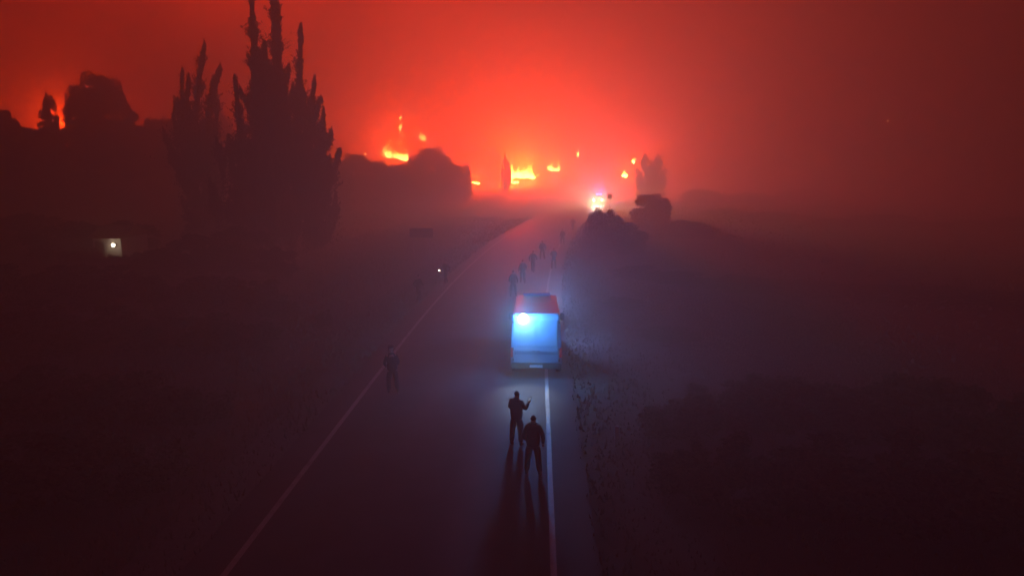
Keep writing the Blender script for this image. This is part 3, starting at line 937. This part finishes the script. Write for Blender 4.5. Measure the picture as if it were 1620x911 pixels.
lbo = frombm('light_bar', lb, mat('blue_lens', (.02, .08, .35), .2), van)
# bracket with the burning lamp at the rear left of the roof
br = bmesh.new(); tube(br, [(-.52, .05, 2.35), (-.52, -.28, 2.46)], [.025, .025], 8)
brk = frombm('lamp_bracket', br, m_trim, van)
bl = bmesh.new(); bmesh.ops.create_uvsphere(bl, u_segments=20, v_segments=12, radius=.19)
for q in bl.verts: q.co.z *= 1.05
for q in bl.verts: q.co += Vector((-.52, -.34, 2.52))
frombm('lamp_dome', bl, glow('lamp_dome', (.45, .85, 1), 120), van, smooth=True)
point('rear_lamp_light', (-.52, -.50, 2.62), (.015, .24, 1.0), 1300, .22, van)
spot('rear_work_light', (-.50, -.30, 2.25), (-.40, -2.3, 0), (.72, .82, 1.0), 900, 62, .2, .8, van)
gs = bmesh.new(); disc_lathe(gs, [(.05, 0), (.06, .10), (.04, .13)], 16, 'Z', (.7, 5.1, 1.50)); frombm('front_strobe', gs, glow('strobe', (.1, .15, 1), 40), van)
point('front_strobe_light', (.75, 5.6, 2.0), (.18, .30, 1.0), 1250, .1, van)

# ------------------------------------------------------------------ patrol car facing the camera
YC = 150.0
pcx = at(947, 318, YC)
cz = H(float(rx(YC)) - 3.1, YC) + .03
slope = math.atan(2 * .00105 * (YC - 30))
car = empty('patrol_car', (pcx.x, YC, cz), math.pi - slope * .6, 'distant patrol car facing the camera with headlights and blue roof lamp on', 'car')
car.scale = (1.22, 1.12, 1.12)
bm = bmesh.new()
side_loft(bm, [(-2.1, .35), (-2.15, .8), (-2.0, 1.1), (-1.5, 1.2), (-1.1, 1.62), (.5, 1.66), (1.15, 1.18), (2.0, 1.0), (2.15, .75), (2.15, .35)], 1.82, .28, .95, 1.66)
frombm('body', bm, mat('car_paint', (.05, .06, .07), .35), car)
ws = bmesh.new(); vs = box(ws, -.66, .66, -.02, .02, 0, .5)
for q in vs: q.co = Vector((q.co.x * (1 - q.co.z * .2), .60 + (.5 - q.co.z) * 1.35 * .9 + q.co.y + .04, 1.16 + q.co.z * .92))
frombm('windscreen', ws, m_glass, car)
for s in (-1, 1):
    hl = bmesh.new(); disc_lathe(hl, [(.10, 0), (.12, .05), (.11, .09)], 16, 'Y', (s * .74, 2.12, .74))
    frombm('headlight', hl, glow('headlight', (1, .92, .85), 220), car)
    spot('headlight_beam', (s * .68, 2.34, .74), (s * .68 * .8, 60, -.6), (1, .66, .36), 75000, 80, .08, .9, car)
    mi = bmesh.new(); box(mi, s * 1.0 - .09, s * 1.0 + .09, .65, .75, 1.02, 1.18, .02); frombm('mirror', mi, m_trim, car)
    tl = bmesh.new(); box(tl, s * .72 - .13, s * .72 + .13, -2.18, -2.10, .78, .95, .02); frombm('tail_light', tl, m_red, car)
    wheel(car, s * .78, 1.3, .33, .2); wheel(car, s * .78, -1.3, .33, .2)
gr = bmesh.new(); box(gr, -.5, .5, 2.14, 2.18, .55, .78, .02); frombm('grille', gr, m_trim, car)
bp_ = bmesh.new(); box(bp_, -.88, .88, 2.1, 2.22, .32, .52, .04); frombm('bumper', bp_, m_trim, car)
lb = bmesh.new(); box(lb, -.55, .55, -.35, -.1, 1.66, 1.80, .03)
frombm('light_bar', lb, glow('blue_lens_far', (.0, .10, 1.0), 60), car)
point('light_bar_light', (0, -.2, 2.3), (.08, .04, 1.0), 28000, .2, car)

# ------------------------------------------------------------------ signs, delineator, farm buildings
m_galv = mat('galvanised_steel', (.3, .3, .3), .5, metal=.7)


def ground_y(px, py):
    v = ray(px, py); return -CAM_H / (v.z / v.y)


p = at(965, 311, 118)
sg = empty('round_sign', (p.x, 118, H(p.x, 118)), 0, 'small round road sign on a thin post before the patrol car glow', 'sign')
hh = p.z - H(p.x, 118)
bm = bmesh.new(); disc_lathe(bm, [(.44, -.02), (.46, 0), (.44, .02)], 28, 'Y', (0, 0, hh)); frombm('panel', bm, m_galv, sg)
bm = bmesh.new(); box(bm, -.04, .04, .03, .08, 0, hh + .3, .005); frombm('post', bm, m_galv, sg)

Ys = 66.0
p0, p1 = at(648, 361, Ys), at(685, 376, Ys)
cx = (p0.x + p1.x) / 2; g = H(cx, Ys)
sg = empty('direction_sign', (cx, Ys, g), R(6), 'dark rectangular road sign panel left of the road beyond the walkers', 'sign')
bm = bmesh.new(); box(bm, -(p1.x - p0.x) / 2, (p1.x - p0.x) / 2, -.03, .03, p1.z - g, p0.z - g, .01); frombm('panel', bm, m_trim, sg)
for s in (-1, 1):
    bm = bmesh.new(); box(bm, s * .75 - .045, s * .75 + .045, .032, .11, -.2, p0.z - g - .06, .008); frombm('post', bm, m_galv, sg)

p = at(975, 700, ground_y(975, 702))
dl = empty('delineator_post', (p.x, p.y, H(p.x, p.y)), 0, 'white marker post with a small reflector on the right verge', 'marker post')
bm = bmesh.new(); vs = box(bm, -.06, .06, -.05, .05, -.05, .62, .01); frombm('post', bm, mat('marker_plastic', (.25, .25, .25), .6), dl)
bm = bmesh.new(); box(bm, -.025, .025, -.056, -.051, .42, .54); frombm('reflector', bm, mat('reflector', (.8, .75, .7), .2, metal=.6), dl)

m_plaster = mat('pale_plaster', (.42, .38, .32), .9, noise=(1.2, .25))
m_tiles = mat('clay_tiles', (.20, .10, .06), .9, noise=(3, .4))


def shed(name, loc, w, dpt, h, roof, label, rz=0, windows=1):
    t = empty(name, loc, rz, label, 'building')
    bm = bmesh.new(); box(bm, -w / 2, w / 2, 0, dpt, -.4, h, .02); frombm('wall', bm, m_plaster, t)
    bm = bmesh.new()
    vs = [bm.verts.new(c) for c in [(-w / 2 - .3, -.35, h), (w / 2 + .3, -.35, h), (w / 2 + .3, dpt + .35, h), (-w / 2 - .3, dpt + .35, h), (-w / 2 - .3, dpt / 2, h + roof), (w / 2 + .3, dpt / 2, h + roof)]]
    for f in ((0, 1, 5, 4), (3, 4, 5, 2), (0, 4, 3), (1, 2, 5), (0, 3, 2, 1)): bm.faces.new([vs[i] for i in f])
    frombm('roof', bm, m_tiles, t)
    for i in range(windows):
        x = -w / 2 + (i + .5) * w / windows - .6
        bm = bmesh.new(); box(bm, x - .4, x + .4, -.04, -.003, 1.1, 2.0, .01); wo = frombm('window', bm, m_trim, t)
        bm = bmesh.new(); box(bm, x - .33, x + .33, -.055, -.042, 1.17, 1.93); frombm('pane', bm, m_glass, wo)
    bm = bmesh.new(); box(bm, -w / 2 + .2, -w / 2 + 1.0, -.05, -.003, 0, 2.05, .01); frombm('door', bm, m_bark, t)
    return t


Yb = 57.0
p = at(178, 388, Yb - .35)
g = H(p.x, Yb)
sh = shed('farm_shed', (p.x - .7, Yb, g), 2.5, 4.0, 2.35, .9, 'small pale shed lit by a white lamp in the dark left field', R(0), 0)
bm = bmesh.new(); disc_lathe(bm, [(.05, .0), (.13, .08), (.14, .16)], 16, 'Y'); bmesh.ops.rotate(bm, verts=bm.verts, matrix=Matrix.Rotation(math.pi, 3, 'Z'))
lp = frombm('wall_lamp', bm, m_trim, sh, loc=(.7, -.06, max(1.2, p.z - g)))
bm = bmesh.new(); bmesh.ops.create_uvsphere(bm, u_segments=16, v_segments=10, radius=.13)
frombm('bulb', bm, glow('lamp_bulb', (1, .88, .70), 60), lp, loc=(0, -.2, 0), smooth=True)
point('wall_lamp_light', (.7, -.75, max(1.2, p.z - g)), (1, .80, .55), 14, .14, sh)
p = at(20, 321, 100)
g = H(p.x, 100)
shed('farm_building', (p.x - 3.6, 100, g), 14.0, 7.0, p.z - g, .8, 'long low pale farm building at the left edge', R(0), 3)
